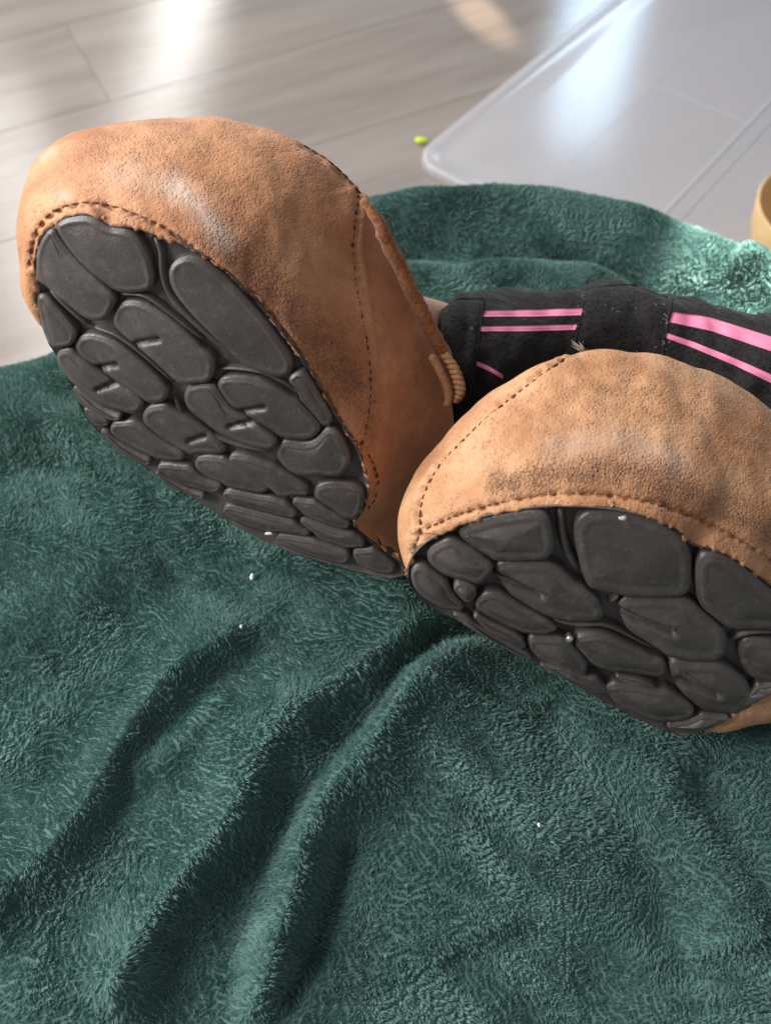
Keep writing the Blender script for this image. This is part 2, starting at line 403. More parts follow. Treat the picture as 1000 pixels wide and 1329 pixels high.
def make_pile(n):
    # roots, denser where the photograph looks closely
    k = 2350000
    xy = np.stack([RNG.uniform(-.48, .48, k), RNG.uniform(-.02, .56, k)], -1)
    # only within a margin round the view and away from the far skirt
    pr = to_px(np.concatenate([xy, np.full((k, 1), ZB)], -1)); xy = xy[(pr[:, 0] > -330) & (pr[:, 0] < 1330) & (pr[:, 1] < 1560) & (pr[:, 1] > 120)]
    z, sd = on_grid(GZ, xy), on_grid(SD, xy)
    p3 = np.concatenate([xy, z[:, None]], -1)
    pp = to_px(p3)
    ok = (pp[:, 0] > -300) & (pp[:, 0] < 1300) & (pp[:, 1] < 1530) & (sd > -.04) & (pp[:, 1] > 130)
    xy = xy[ok][:n]; z = z[ok][:n]; k = len(xy)
    nrm = np.stack([-on_grid(GRX, xy), -on_grid(GRY, xy), np.ones(k)], -1); nrm /= np.linalg.norm(nrm, axis=1)[:, None]
    # nap direction: swirls plus downhill
    ang = -1.9 + 1.0 * wave_noise(xy, .13, 21) + .4 * wave_noise(xy, .035, 22)
    flow = np.stack([np.cos(ang), np.sin(ang), np.zeros(k)], -1)
    flow[:, :2] += nrm[:, :2] * .6
    flow -= (flow * nrm).sum(1)[:, None] * nrm; flow /= np.linalg.norm(flow, axis=1)[:, None] + 1e-9
    lean = .75 + .35 * wave_noise(xy, .07, 24) + .2 * wave_noise(xy, .02, 23)
    # tufts: cells stretched across the nap, jittered
    cs = .0017
    wxy = xy + np.stack([wave_noise(xy, .011, 31), wave_noise(xy, .011, 32)], -1) * .0011
    a0 = np.round(ang / .7) * .7
    cx, cy = np.cos(a0), np.sin(a0)
    u = wxy[:, 0] * cx + wxy[:, 1] * cy; v = -wxy[:, 0] * cy + wxy[:, 1] * cx
    su, sv = cs * 1.7, cs
    iu, iv = np.floor(u / su), np.floor(v / sv + (np.floor(u / su) % 2) * .5)
    hh = np.sin(iu * 127.1 + iv * 311.7 + a0 * 17) * 43758.5453; h1 = hh - np.floor(hh)
    hh = np.sin(iu * 269.5 + iv * 183.3 + a0 * 31) * 43758.5453; h2 = hh - np.floor(hh)
    cu = (iu + .25 + .5 * h1) * su; cv = (iv - (iu % 2) * .5 + .25 + .5 * h2) * sv
    ctr = np.stack([cu * cx - cv * cy, cu * cy + cv * cx], -1) - (wxy - xy)
    dc = np.concatenate([ctr - xy, np.zeros((k, 1))], -1)
    dc *= np.minimum(1, .004 / (np.linalg.norm(dc, axis=1) + 1e-9))[:, None]
    L = .0026 * (.8 + .4 * h1) * RNG.uniform(.8, 1.1, k)
    tip = nrm * (.62 + .2 * h2)[:, None] + flow * (.62 * lean)[:, None] + RNG.normal(size=(k, 3)) * .2
    p0 = np.concatenate([xy, (z - .0006)[:, None]], -1)
    pts = np.zeros((k, 4, 3)); ts = (0, .4, .75, 1)
    for j, t in enumerate(ts):
        cl = t ** 1.2 * .55
        pts[:, j] = p0 + dc * cl + L[:, None] * (nrm * (t * .45) + tip * (t * t * .55)) 
    hc = bpy.data.hair_curves.new('fleece_pile')
    hc.add_curves([4] * k)
    hc.points.foreach_set('position', pts.reshape(-1).astype(np.float32))
    ra = hc.attributes.get('radius') or hc.attributes.new('radius', 'FLOAT', 'POINT')
    rr = np.tile(np.array([.00014, .00014, .00012, .00006], np.float32), k)
    ra.data.foreach_set('value', rr)
    hc.materials.append(M_hair)
    o = bpy.data.objects.new('fleece_pile', hc); COL.objects.link(o); attach(o, bl)
    tag(o, kind='stuff'); return o
make_pile(1300000)

# ------------------------------------------------------------------ shoes
def build_bvh(o):
    me = o.data
    return BVHTree.FromPolygons([v.co.copy() for v in me.vertices], [tuple(p.vertices) for p in me.polygons])
def hit(bvh, px, py):
    h = bvh.ray_cast(Vector(CAM), ray(px, py))
    return (np.array(h[0]), np.array(h[1])) if h[0] is not None else (None, None)

def pad_obj(name, poly, D, I, h, parent, slits=(), nn=110, steps=16, edge=6.0, outset=1.2, dome=.0005, others=()):
    c = resample(poly, 1.0, True)
    c = c[np.linspace(0, len(c) - 1, nn).astype(int)] if len(c) > nn else c
    # smooth the corners a little
    for _ in range(5): c = .25 * np.roll(c, 1, 0) + .5 * c + .25 * np.roll(c, -1, 0)
    H5 = h > .005
    n = len(c); tan = np.roll(c, -1, 0) - np.roll(c, 1, 0); nor = np.stack([tan[:, 1], -tan[:, 0]], -1); nor /= np.linalg.norm(nor, axis=1)[:, None] + 1e-9
    for _ in range(3): nor = .25 * np.roll(nor, 1, 0) + .5 * nor + .25 * np.roll(nor, -1, 0)
    area_ = .5 * np.sum(c[:, 0] * np.roll(c[:, 1], -1) - np.roll(c[:, 0], -1) * c[:, 1])
    if area_ < 0: nor = -nor
    if len(others):
        gd = np.min([poly_dist(c, ol)[0] - ow for ol, ow in others], axis=0)
        gr = np.clip((gd - 3.6) * .5, 0, 5.5)
        for _ in range(3): gr = .25 * np.roll(gr, 1) + .5 * gr + .25 * np.roll(gr, -1)
        c = c + nor * gr[:, None]
    cen = c.mean(0)
    thick = np.percentile(np.linalg.norm(c - cen, axis=1), 15)
    e = min(edge, thick * .36)
    rings = [(c + nor * outset, -h * 1.0), (c + nor * outset * .55, -h * .55), (c + nor * .1, -h * .16), (c - nor * e * .22, -.0006), (c - nor * e * .5, -.00012), (c - nor * e * .78, .0002)]
    last = c - nor * e * 1.1
    for k in range(steps):
        s = 1 - k / steps
        rings.append((cen + (last - cen) * s, -.00012 + dome * (1 - s * s)))
    vs = []; rs_ = random.Random(int(cen[0] * 7 + cen[1])); tx_, ty_ = rs_.uniform(-1, 1) * .000018, rs_.uniform(-1, 1) * .000018
    for r_, hh in rings:
        d = D(r_[:, 0], r_[:, 1]); p = P(r_[:, 0], r_[:, 1], d)
        hv = hh + ((r_ - cen) @ np.array([tx_, ty_])) * (hh > -.001)
        for sl in slits:
            dist, side, _ = poly_dist(r_, np.array([sl[0], sl[1]]))
            hv -= (.0030 if H5 else .0026) * np.exp(-(dist / (4.4 if H5 else 3.4)) ** 2)
        vs.append(p - I * hv[:, None])
    vs = np.concatenate(vs); fs = grid_faces(n, len(rings), True)
    cc = P(cen[0], cen[1], D(cen[0], cen[1])); vs = np.vstack([vs, cc - I * (dome - .0001)])
    b0 = (len(rings) - 1) * n
    fs += [(b0 + i, b0 + (i + 1) % n, len(vs) - 1) for i in range(n)]
    o = mesh_obj(name, vs, fs, M_rubber, parent)
    cols = np.zeros((len(vs), 4)); cols[:, 3] = 1
    for q_, v_ in ((3, .35), (4, 1.0), (5, .6), (6, .25)): cols[q_ * n:(q_ + 1) * n, 0] = v_
    o.data.color_attributes.new('scuff', 'FLOAT_COLOR', 'POINT').data.foreach_set('color', cols.astype(np.float32).reshape(-1))
    return o

def strip_poly(pts, w):
    c = catmull(pts, 14, False); t = np.gradient(c, axis=0); t /= np.linalg.norm(t, axis=1)[:, None]
    nrm = np.stack([-t[:, 1], t[:, 0]], -1); ww = (w * .5 * np.sqrt(np.clip(np.sin(np.linspace(.12, math.pi - .12, 14)), 0, 1)))[:, None]
    return np.vstack([c + nrm * ww, (c - nrm * ww)[::-1]])
def rib_obj(pts, w, D, I, h, parent):
    c = catmull(pts, 22, False); t = np.gradient(c, axis=0); t /= np.linalg.norm(t, axis=1)[:, None]
    nrm = np.stack([-t[:, 1], t[:, 0]], -1)
    prof = [(-1.0, -1.0), (-.62, -.35), (-.25, -.04), (.25, -.04), (.62, -.35), (1.0, -1.0)]
    vs = []; fade = np.sqrt(np.clip(np.sin(np.linspace(.02, math.pi - .02, 22)), 0, 1)) ** .6
    for a, hh in prof:
        q = c + nrm * (a * w * .5 * (.35 + .65 * fade))[:, None]
        p = P(q[:, 0], q[:, 1], D(q[:, 0], q[:, 1]))
        top = -.0012; bot = -h
        hv = bot + (top - bot) * (1 + hh) * fade
        vs.append(p - I * hv[:, None])
    vs = np.concatenate(vs)
    return mesh_obj('tread_rib', vs, grid_faces(22, len(prof)), M_rubber, parent)

def shoe(label, base_pt, outline, ctrl, levels, D, I, leather_m, lining_h, pads, ribs, seams, wear_fn, disp_fn, H_in):
    root = empty('shoe', base_pt); tag(root, label, 'shoe', "the child's leather shoes")
    outline = np.array(outline, float)
    nO = 540
    # fine closed outline; remember where the control points fall
    m = len(outline)
    fine = catmull(outline, nO, True)
    Of = P(fine[:, 0], fine[:, 1], D(fine[:, 0], fine[:, 1]))
    cpos = np.array([c * nO / m for c in ctrl])
    nc = len(ctrl)
    # smooth periodic interpolation of the deltas
    par = np.interp(np.arange(nO), np.r_[cpos, cpos[0] + nO], np.arange(nc + 1)) if cpos[0] == 0 else None
    def deltas(lv):
        D0 = []
        for k, c in enumerate(ctrl):
            o = outline[c]; dO = float(D(o[0], o[1])); po = P(o[0], o[1], dO)
            e = lv[k]
            if len(e) == 1: D0.append(I * e[0])
            elif len(e) == 2: # hidden side: depth into the shoe, pull to the middle
                mid = Of.mean(0); D0.append(I * e[0] + (mid - po) * e[1])
            else: D0.append(P(e[0], e[1], dO + e[2]) - po)
        D0 = np.array(D0)
        i = np.floor(par).astype(int) % nc; f = (par - np.floor(par))[:, None]
        g = lambda q: D0[q % nc]
        p0, p1, p2, p3 = g(i - 1), g(i), g(i + 1), g(i + 2)
        return .5 * (2 * p1 + (p2 - p0) * f + (2 * p0 - 5 * p1 + 4 * p2 - p3) * f ** 2 + (3 * p1 - p0 - 3 * p2 + p3) * f ** 3)
    mid = Of.mean(0)
    hid = np.interp(par, np.arange(nc + 1), [1.0 if len(levels[0][k % nc]) < 3 else 0.0 for k in range(nc + 1)])[:, None]
    ring = [Of + I * .0085 + (mid - Of) * (.012 + .05 * hid), Of + I * (.0018 + .0055 * hid) + (mid - Of) * (.002 + .035 * hid)]
    kern = np.exp(-.5 * (np.arange(-45, 46) / 13.5) ** 2); kern /= kern.sum()
    for li, lv in enumerate(levels):
        dl_ = deltas(lv); q_ = Of + sum(kern[k + 45] * np.roll(dl_, k, 0) for k in range(-45, 46))
        if li == 0: q_ = q_ + (mid - Of) * .035 * hid
        if li >= 1:
            S_ = lambda a_: sum(kern[k + 45] * np.roll(a_, k, 0) for k in range(-45, 46))
            sm_ = S_(q_); sm_ = 2 * sm_ - S_(sm_)
            q_ = sm_ + (q_ - sm_) * (0.15 if li == 1 else 0.0)
        ring.append(q_)
    ring = np.array(ring)
    nL = 122
    surf = catmull(ring, nL, False)          # nL x nO x 3
    V = surf.reshape(-1, 3)
    # normals for displacement
    du = np.roll(surf, -1, 1) - np.roll(surf, 1, 1); dv = np.gradient(surf, axis=0)
    nn = np.cross(du, dv); nn /= np.linalg.norm(nn, axis=2)[..., None] + 1e-12
    if ((surf - surf.mean((0, 1))) * nn).sum() < 0: nn = -nn
    pxy = to_px(V)[:, :2].reshape(nL, nO, 2)
    vis = (nn * (CAM - surf)).sum(2) > 0
    dsp = wave_noise(surf, .03, 41) * .0003 + wave_noise(surf, .009, 42) * .00008
    lipw = np.exp(-((np.arange(nL) - 12) / 6.5) ** 2)[:, None]
    dsp = dsp + lipw * wave_noise(surf, .0035, 43) * .0008
    dsp = dsp + disp_fn(pxy) * vis
    for s in seams:
        dd, _, _ = poly_dist(pxy, np.array(s[0], float)); dsp = dsp - vis * .0013 * np.exp(-(dd / 4.2) ** 2) * (1 + .35 * wave_noise(pxy, 14, 88))
    surf = surf + nn * dsp[..., None]
    up = mesh_obj('upper', surf.reshape(-1, 3), grid_faces(nO, nL, True), leather_m, root)
    wr = wear_fn(pxy.reshape(-1, 2)); wr[:, :3] *= vis.reshape(-1)[:, None]
    at = up.data.color_attributes.new('wear', 'FLOAT_COLOR', 'POINT')
    at.data.foreach_set('color', wr.astype(np.float32).reshape(-1))
    # inner lining closing the mouth
    last = surf[-1]; cen = last.mean(0); lv_ = [last, last + (cen - last) * .5 + I * .004, last + (cen - last) * .85 + I * .002]
    lv2 = np.concatenate([x[::4] for x in lv_] + [cen[None] + I * .002]); n4 = nO // 4
    lf = grid_faces(n4, 3, True) + [(2 * n4 + i, 2 * n4 + (i + 1) % n4, 3 * n4) for i in range(n4)]
    mesh_obj('lining', lv2, lf, M_lining, root)
    # sole: web between the pads plus the side wall
    H = H_in
    o2 = catmull(outline, 150, True)
    bx = np.arange(o2[:, 0].min(), o2[:, 0].max(), 9.0); by = np.arange(o2[:, 1].min(), o2[:, 1].max(), 9.0)
    gx, gy = np.meshgrid(bx, by); gp = np.stack([gx.ravel(), gy.ravel()], -1)
    # points inside
    ins = np.zeros(len(gp), bool); a, b = o2, np.roll(o2, -1, 0)
    for k in range(len(o2)):
        cnd = ((a[k, 1] > gp[:, 1]) != (b[k, 1] > gp[:, 1]))
        with np.errstate(divide='ignore', invalid='ignore'):
            xi = (b[k, 0] - a[k, 0]) * (gp[:, 1] - a[k, 1]) / (b[k, 1] - a[k, 1]) + a[k, 0]
        ins ^= cnd & (gp[:, 0] < xi)
    dd, _, _ = poly_dist(gp, np.vstack([o2, o2[:1]]))
    gp = gp[ins & (dd > 5)]
    pts2 = [Vector(p_) for p_ in o2] + [Vector(p_) for p_ in gp]
    n2 = len(o2)
    res = delaunay_2d_cdt(pts2, [], [list(range(n2))], 1, 1e-4)
    pv = np.array([tuple(v) for v in res[0]]); tri = [tuple(f) for f in res[2]]
    dedge, _, _ = poly_dist(pv, np.vstack([o2, o2[:1]]))
    hb = -.0012 - (H - .0012) * np.clip(dedge / 7, 0, 1)
    hb += .00025 * wave_noise(pv, 22, 77)
    vb = P(pv[:, 0], pv[:, 1], D(pv[:, 0], pv[:, 1])) - I * hb[:, None]
    # side wall
    ob = P(o2[:, 0], o2[:, 1], D(o2[:, 0], o2[:, 1]))
    vb = list(vb); fb = list(tri); off = len(vb)
    mdl = ob.mean(0)
    for hh, sc_ in ((-.0012, 1.0), (-.0030, 1.006), (-.0065, 1.0)):
        vb += list(mdl + (ob - mdl) * sc_ - I * hh)
    fb += grid_faces(n2, 3, True, off)
    so = mesh_obj('sole', vb, fb, M_rubber, root)
    allp = [pd[0] if isinstance(pd[0], list) else pd for pd in pads]
    allc = [np.vstack([catmull(np.array(q_, float), 40, True)] * 2)[:41] for q_ in allp]
    obs_ = [(catmull(np.array(pts, float), 16, False), w_ * .42) for pts, w_ in ribs] + [(np.vstack([o2, o2[:1]]), -3.0)]
    for k, pd in enumerate(pads):
        poly, sl = (pd[0], pd[1]) if isinstance(pd[0], list) else (pd, ())
        pad_obj('tread_block', poly, D, I, H, so, sl, edge=(13 if H > .005 else 7.5), dome=(.0016 if H > .005 else .0007), others=[(allc[j], 0) for j in range(len(pads)) if j != k and np.hypot(*(allc[j].mean(0) - allc[k].mean(0))) < 170] + obs_)
    for pts, w_ in ribs: rib_obj(pts, w_, D, I, H, so)
    # stitches
    bvh = build_bvh(up)
    st = stitch_mesh
    for line, step, thick, mt in seams:
        q = resample(line, step, False)
        for k in range(len(q) - 1):
            g_ = random.uniform(.08, .24); a_, b_ = q[k] * (1 - g_) + q[k + 1] * g_, q[k] * g_ + q[k + 1] * (1 - g_)
            jit = np.array([random.uniform(-.7, .7), random.uniform(-.7, .7)])
            pa, na = hit(bvh, *(a_ + jit)); pb, nb = hit(bvh, *(b_ - jit))
            if pa is None or pb is None or np.linalg.norm(pa - pb) > .012: continue
            ax = pb - pa; Ln = np.linalg.norm(ax); ax /= Ln
            n_ = na + nb; n_ -= ax * (n_ @ ax); n_ /= np.linalg.norm(n_) + 1e-9
            if n_ @ (CAM - pa) < 0: n_ = -n_
            y_ = np.cross(n_, ax); tk = thick * random.uniform(.85, 1.15)
            M4 = Matrix([[ax[i] * Ln, y_[i] * tk, n_[i] * tk * .8, (pa[i] + pb[i]) / 2 + n_[i] * tk * .05] for i in range(3)] + [[0, 0, 0, 1]])
            o = bpy.data.objects.new('stitch', st[mt]); COL.objects.link(o)
            o.parent = up; o.matrix_parent_inverse = up_inv(up); o.matrix_world = M4
    return root, up, so, bvh, surf
_inv = {}
def up_inv(o):
    if o.name not in _inv:
        bpy.context.view_layer.update(); _inv[o.name] = o.matrix_world.inverted()
    return _inv[o.name]
def capsule(mt):
    vs = []; fs = []; seg = 8; rows = [(-.5, .0), (-.46, .55), (-.35, .9), (0, 1), (.35, .9), (.46, .55), (.5, 0)]
    for x, r_ in rows:
        for k in range(seg):
            q = k / seg * 2 * math.pi; vs.append((x, r_ * math.cos(q) * .5, r_ * math.sin(q) * .5 ))
    fs = grid_faces(seg, len(rows), True)
    me = bpy.data.meshes.new('stitch'); me.from_pydata(vs, [], fs); me.polygons.foreach_set('use_smooth', [True] * len(fs)); me.materials.append(mt); return me
stitch_mesh = {'dark': capsule(M_thread), 'tan': capsule(M_thread_tan)}

# ---- left shoe: the sole plane, measured
def DL(px, py):
    s = ((px - 60) * .735 + (py - 320) * .679) / 626; t = ((px - 60) * .679 - (py - 320) * .735) / 135
    d = 1 / (3.1 - .6 * s + .28 * t)
    return d + .006 * t * t + .006 * (2 * s - 1) ** 2
def into(D, c):
    a = P(*c, D(*c)); b = P(c[0] + 20, c[1], D(c[0] + 20, c[1])); e = P(c[0], c[1] + 20, D(c[0], c[1] + 20))
    n = np.cross(b - a, e - a); n /= np.linalg.norm(n)
    return n if n @ (a - CAM) > 0 else -n
IL = into(DL, (270., 500.))
outL = [(46, 400), (43, 360), (45, 325), (54, 306), (68, 293), (90, 282), (118, 281), (142, 295), (168, 297), (205, 309), (242, 323), (280, 344), (312, 374), (348, 414), (385, 460), (415, 505),
        (440, 550), (462, 584), (473, 612), (478, 640), (471, 664), (460, 685), (480, 704), (505, 724), (526, 741), (520, 750), (498, 752), (460, 743), (420, 732), (370, 716), (310, 688), (270, 662), (225, 632), (180, 604), (140, 575), (108, 541), (95, 510), (75, 470), (58, 440)]
ctrlL = [0, 2, 4, 6, 9, 11, 13, 15, 17, 19, 21, 24, 28, 32, 35, 37]
levL = [
 [(35, 400, .004), (31, 322, .004), (48, 277, .004), (112, 262, .003), (212, 286, .002), (292, 324, .002), (360, 392, .002), (428, 486, .002), (474, 566, .004), (494, 632, .008), (496, 682, .014), (533, 736, .010), (.012,), (.012,), (.012,), (.010, -.03)],
 [(31, 385, .014), (24, 300, .014), (33, 240, .013), (112, 222, .011), (232, 240, .008), (325, 284, .006), (398, 354, .006), (460, 450, .008), (498, 540, .011), (512, 622, .016), (514, 675, .022), (536, 722, .02), (.025,), (.025,), (.025,), (.022, -.03)],
 [(.036, -.02), (29, 262, .032), (46, 206, .030), (122, 170, .026), (250, 175, .020), (352, 224, .016), (432, 306, .015), (490, 412, .018), (528, 510, .022), (540, 606, .028), (534, 665, .032), (540, 708, .030), (.038, .0), (.038, .0), (.038, .0), (.036, -.02)],
 [(.05, .03), (38, 240, .050), (62, 194, .046), (138, 160, .042), (262, 152, .034), (378, 186, .027), (462, 262, .024), (521, 376, .026), (562, 478, .031), (572, 584, .037), (556, 655, .040), (546, 700, .038), (.050, .05), (.050, .05), (.05, .05), (.05, .03)],
 [(.062, .12), (66, 250, .070), (90, 208, .064), (160, 166, .056), (272, 154, .045), (388, 180, .035), (478, 252, .030), (534, 364, .032), (578, 470, .037), (590, 576, .043), (566, 652, .045), (548, 698, .043), (.058, .12), (.060, .15), (.06, .15), (.06, .12)],
 [(.066, .3), (130, 300, .088), (150, 260, .082), (200, 220, .072), (290, 196, .058), (385, 205, .044), (468, 262, .037), (522, 368, .037), (566, 472, .041), (580, 575, .047), (562, 650, .05), (545, 698, .046), (.062, .25), (.064, .3), (.064, .3), (.066, .3)],
]
padsL = [
 [(73, 295), (90, 285), (117, 285), (141, 298), (163, 303), (184, 328), (197, 358), (192, 374), (174, 381), (150, 379), (117, 355), (88, 324)],
 [(48, 324), (55, 307), (66, 299), (76, 312), (102, 343), (129, 367), (148, 385), (148, 396), (139, 409), (124, 411), (106, 408), (80, 391), (60, 374), (47, 358), (45, 340)],
 [(50, 386), (60, 388), (77, 407), (94, 431), (95, 444), (84, 449), (68, 448), (56, 431), (50, 410), (47, 395)],
 ([(147, 411), (153, 399), (171, 394), (198, 402), (228, 423), (258, 450), (275, 473), (277, 487), (266, 495), (246, 495), (228, 491), (206, 474), (180, 453), (158, 433)], [((176, 447), (205, 441))]),
 ([(98, 450), (105, 440), (123, 437), (150, 448), (180, 471), (204, 492), (217, 510), (215, 519), (201, 522), (183, 517), (159, 501), (129, 480), (105, 465)], [((126, 479), (150, 474))]),
 ([(74, 463), (84, 455), (96, 459), (129, 485), (150, 501), (171, 511), (184, 524), (176, 532), (156, 535), (135, 529), (111, 514), (90, 493), (77, 477)], [((127, 506), (150, 498))]),
 [(95, 503), (108, 511), (135, 531), (156, 541), (150, 547), (127, 541), (106, 527), (96, 513)],
 [(109, 530), (121, 533), (139, 546), (138, 553), (125, 552), (113, 541)],
 [(146, 550), (163, 550), (200, 568), (234, 592), (230, 600), (209, 598), (177, 582), (150, 564)],
 [(132, 558), (146, 571), (172, 589), (193, 599), (188, 603), (165, 595), (140, 574)],
 ([(191, 536), (209, 527), (232, 538), (262, 556), (290, 582), (285, 591), (264, 591), (241, 586), (213, 571), (194, 549)], [((246, 573), (264, 568))]),
 ([(243, 514), (252, 504), (269, 502), (286, 514), (304, 537), (328, 552), (356, 573), (352, 581), (328, 581), (296, 569), (264, 548), (246, 530)], [((298, 554), (332, 547))]),
 ([(286, 497), (301, 490), (333, 495), (370, 515), (401, 543), (412, 560), (401, 571), (375, 571), (344, 552), (322, 537), (297, 523)], [((308, 536), (342, 529))]),
 [(223, 353), (231, 343), (252, 339), (284, 363), (315, 394), (347, 433), (373, 473), (374, 486), (360, 492), (336, 484), (312, 471), (294, 454), (270, 430), (241, 395), (225, 371)],
 [(361, 584), (372, 576), (402, 578), (419, 565), (430, 562), (442, 582), (448, 601), (437, 614), (414, 612), (390, 613), (372, 603)],
 [(412, 640), (430, 634), (461, 638), (469, 651), (464, 669), (448, 674), (426, 657)],
 [(256, 598), (273, 593), (304, 603), (337, 628), (348, 637), (328, 639), (292, 628), (265, 615)],
 [(296, 596), (319, 594), (355, 612), (395, 639), (391, 644), (356, 638), (320, 618)],
 [(206, 605), (227, 605), (264, 626), (285, 635), (272, 638), (237, 631), (214, 616)],
 [(202, 614), (216, 621), (250, 639), (264, 647), (248, 643), (220, 632)],
 [(290, 642), (330, 646), (370, 660), (385, 669), (350, 666), (310, 654)],
 [(382, 650), (430, 666), (453, 681), (436, 684), (396, 669)],
 [(292, 662), (340, 669), (392, 688), (400, 695), (352, 688), (312, 676)],
 [(392, 676), (430, 688), (470, 706), (462, 711), (420, 700), (396, 686)],
 [(360, 698), (400, 704), (450, 722), (440, 728), (400, 719), (370, 708)],
 [(462, 716), (485, 718), (508, 733), (504, 741), (482, 737), (462, 726)],
 [(376, 492), (392, 490), (408, 515), (424, 544), (420, 552), (406, 535), (388, 512)],
]
ribsL = [([(196, 312), (205, 332), (207, 356), (216, 384), (240, 414), (275, 446), (305, 470)], 12), ([(60, 379), (80, 398), (110, 427)], 8), ([(152, 387), (185, 388), (220, 412), (262, 448)], 6),
         ([(222, 520), (236, 544), (262, 562), (300, 580), (345, 592)], 8), ([(118, 430), (150, 440), (190, 470), (222, 502)], 5), ([(280, 484), (300, 482), (340, 488), (380, 510)], 6)]
seamL = [
 ([(37, 345), (42, 312), (52, 290), (70, 274), (95, 265), (122, 263), (155, 270), (190, 284), (222, 300), (250, 320), (280, 345), (310, 368)], 13, .0009, 'dark'),
 ([(318, 372), (345, 400), (372, 432), (400, 474), (428, 520), (452, 560), (468, 580)], 13, .0011, 'dark'),
 ([(466, 250), (461, 285), (458, 318), (461, 360), (470, 412), (479, 460), (481, 510), (476, 550), (469, 580)], 10.5, .0008, 'dark'),
 ([(477, 588), (486, 606), (491, 628), (486, 648), (476, 662)], 9, .0009, 'dark'),
 ([(392, 188), (425, 208), (452, 232), (468, 252)], 12, .0009, 'dark'),
]
ovl = [(470, 236), (478, 262), (471, 290), (470, 320), (476, 380), (486, 430), (492, 490), (489, 540), (478, 584)]
def dispL(p):
    d, s, t = poly_dist(p, np.array(ovl, float))
    left = np.where(s > 0, 1, -1) * d          # > 0: on the vamp side
    mid_ = (t > .01) & (t < .99)
    step = .0021 / (1 + np.exp(-left / 1.3)) * np.exp(-np.clip(left, 0, 99) / 26) - .0012 * np.exp(-((left + 3.5) / 3.0) ** 2)
    return step * mid_
def gauss_line(p, line, wd):
    d, _, t = poly_dist(p, np.array(line, float)); return np.exp(-(d / wd) ** 2)
def wearL(p):
    o = np.zeros((len(p), 4)); o[:, 3] = 1
    nz = .5 + .5 * np.clip(wave_noise(p, 30, 61), -1, 1)
    o[:, 0] = np.clip(1.1 * gauss_line(p, [(290, 325), (345, 375), (400, 430), (440, 490)], 32) * (.55 + .45 * nz)
                      + .38 * gauss_line(p, [(150, 190), (260, 230), (330, 300)], 34) * nz + .30 * gauss_line(p, [(200, 170), (330, 175), (400, 230)], 22) * nz
                      + .45 * gauss_line(p, [(452, 480), (480, 560)], 22), 0, 1)
    o[:, 1] = np.clip(.85 * gauss_line(p, [(225, 240), (258, 268), (290, 312)], 15) + .30 * gauss_line(p, [(150, 225), (225, 240)], 18) + .8 * gauss_line(p, [(80, 250), (84, 254)], 6) + .7 * gauss_line(p, [(55, 204), (70, 195)], 5), 0, 1)
    o[:, 2] = np.clip(.85 * gauss_line(p, [(190, 292), (240, 315), (300, 360), (340, 400)], 12) + .75 * gauss_line(p, [(500, 330), (540, 430), (560, 560), (500, 690)], 60) + .5 * gauss_line(p, [(300, 160), (420, 200), (470, 260)], 20), 0, 1)
    return o
LS = shoe('tan leather shoe at upper left, upright, its whole dark lumpy tread showing', tuple(P(515, 745, .40)), outL, ctrlL, levL, DL, IL, M_leather_a, .05, padsL, ribsL, seamL, wearL, dispL, .0046)

# ---- right shoe
def DR(px, py):
    d = 1 / (2.95 + .0022 * (800 - py) + .0002 * (px - 800))
    return d + .004 * ((px - 800) / 270) ** 2
IR = into(DR, (800., 800.))
outR = [(529, 748), (536, 724), (560, 702), (600, 683), (640, 670), (690, 662), (740, 660), (800, 665), (845, 676), (880, 692), (900, 710), (925, 716), (960, 733), (1000, 763), (1045, 798), (1080, 835), (1075, 868), (1040, 888),
        (1000, 904), (960, 928), (930, 944), (890, 957), (850, 946), (800, 922), (740, 888), (690, 860), (640, 832), (590, 806), (555, 788), (535, 768)]
ctrlR = [0, 2, 4, 6, 8, 10, 12, 14, 15, 17, 18, 20, 22, 24, 26, 28]
levR = [
 [(521, 725, .005), (545, 682, .004), (632, 652, .003), (742, 640, .003), (852, 656, .003), (920, 680, .003), (985, 708, .003), (1075, 780, .004), (1115, 830, .006), (1068, 902, .010), (1012, 934, .012), (938, 946, .008), (.012,), (.012,), (.012,), (.012,)],
 [(517, 696, .014), (540, 650, .012), (632, 612, .010), (748, 600, .008), (872, 610, .007), (955, 634, .007), (1030, 668, .008), (1110, 745, .012), (1150, 820, .018), (1100, 905, .026), (1030, 942, .024), (.024,), (.024,), (.024,), (.024,), (.024,)],
 [(519, 672, .027), (548, 615, .023), (632, 560, .019), (752, 538, .016), (888, 548, .015), (982, 580, .016), (1055, 625, .018), (1130, 715, .026), (1165, 810, .036), (.036, -.05), (.036, -.03), (.036,), (.036,), (.036,), (.036,), (.036,)],
 [(527, 655, .038), (556, 594, .035), (635, 518, .031), (756, 474, .027), (890, 492, .026), (985, 532, .028), (1060, 590, .030), (1135, 695, .040), (1165, 805, .050), (.048, .0), (.048, .02), (.048, .05), (.048, .05), (.048, .05), (.048, .05), (.048, .05)],
 [(542, 650, .048), (580, 575, .045), (648, 504, .041), (760, 451, .037), (895, 474, .037), (988, 524, .040), (1058, 590, .044), (1125, 700, .054), (1150, 810, .064), (.058, .1), (.056, .12), (.056, .15), (.056, .15), (.056, .15), (.056, .15), (.056, .12)],
 [(590, 668, .062), (620, 610, .060), (675, 540, .056), (768, 490, .052), (885, 510, .052), (960, 555, .056), (1015, 620, .06), (1065, 715, .068), (1090, 800, .074), (.064, .3), (.062, .3), (.06, .3), (.06, .3), (.06, .3), (.06, .3), (.06, .3)],
]
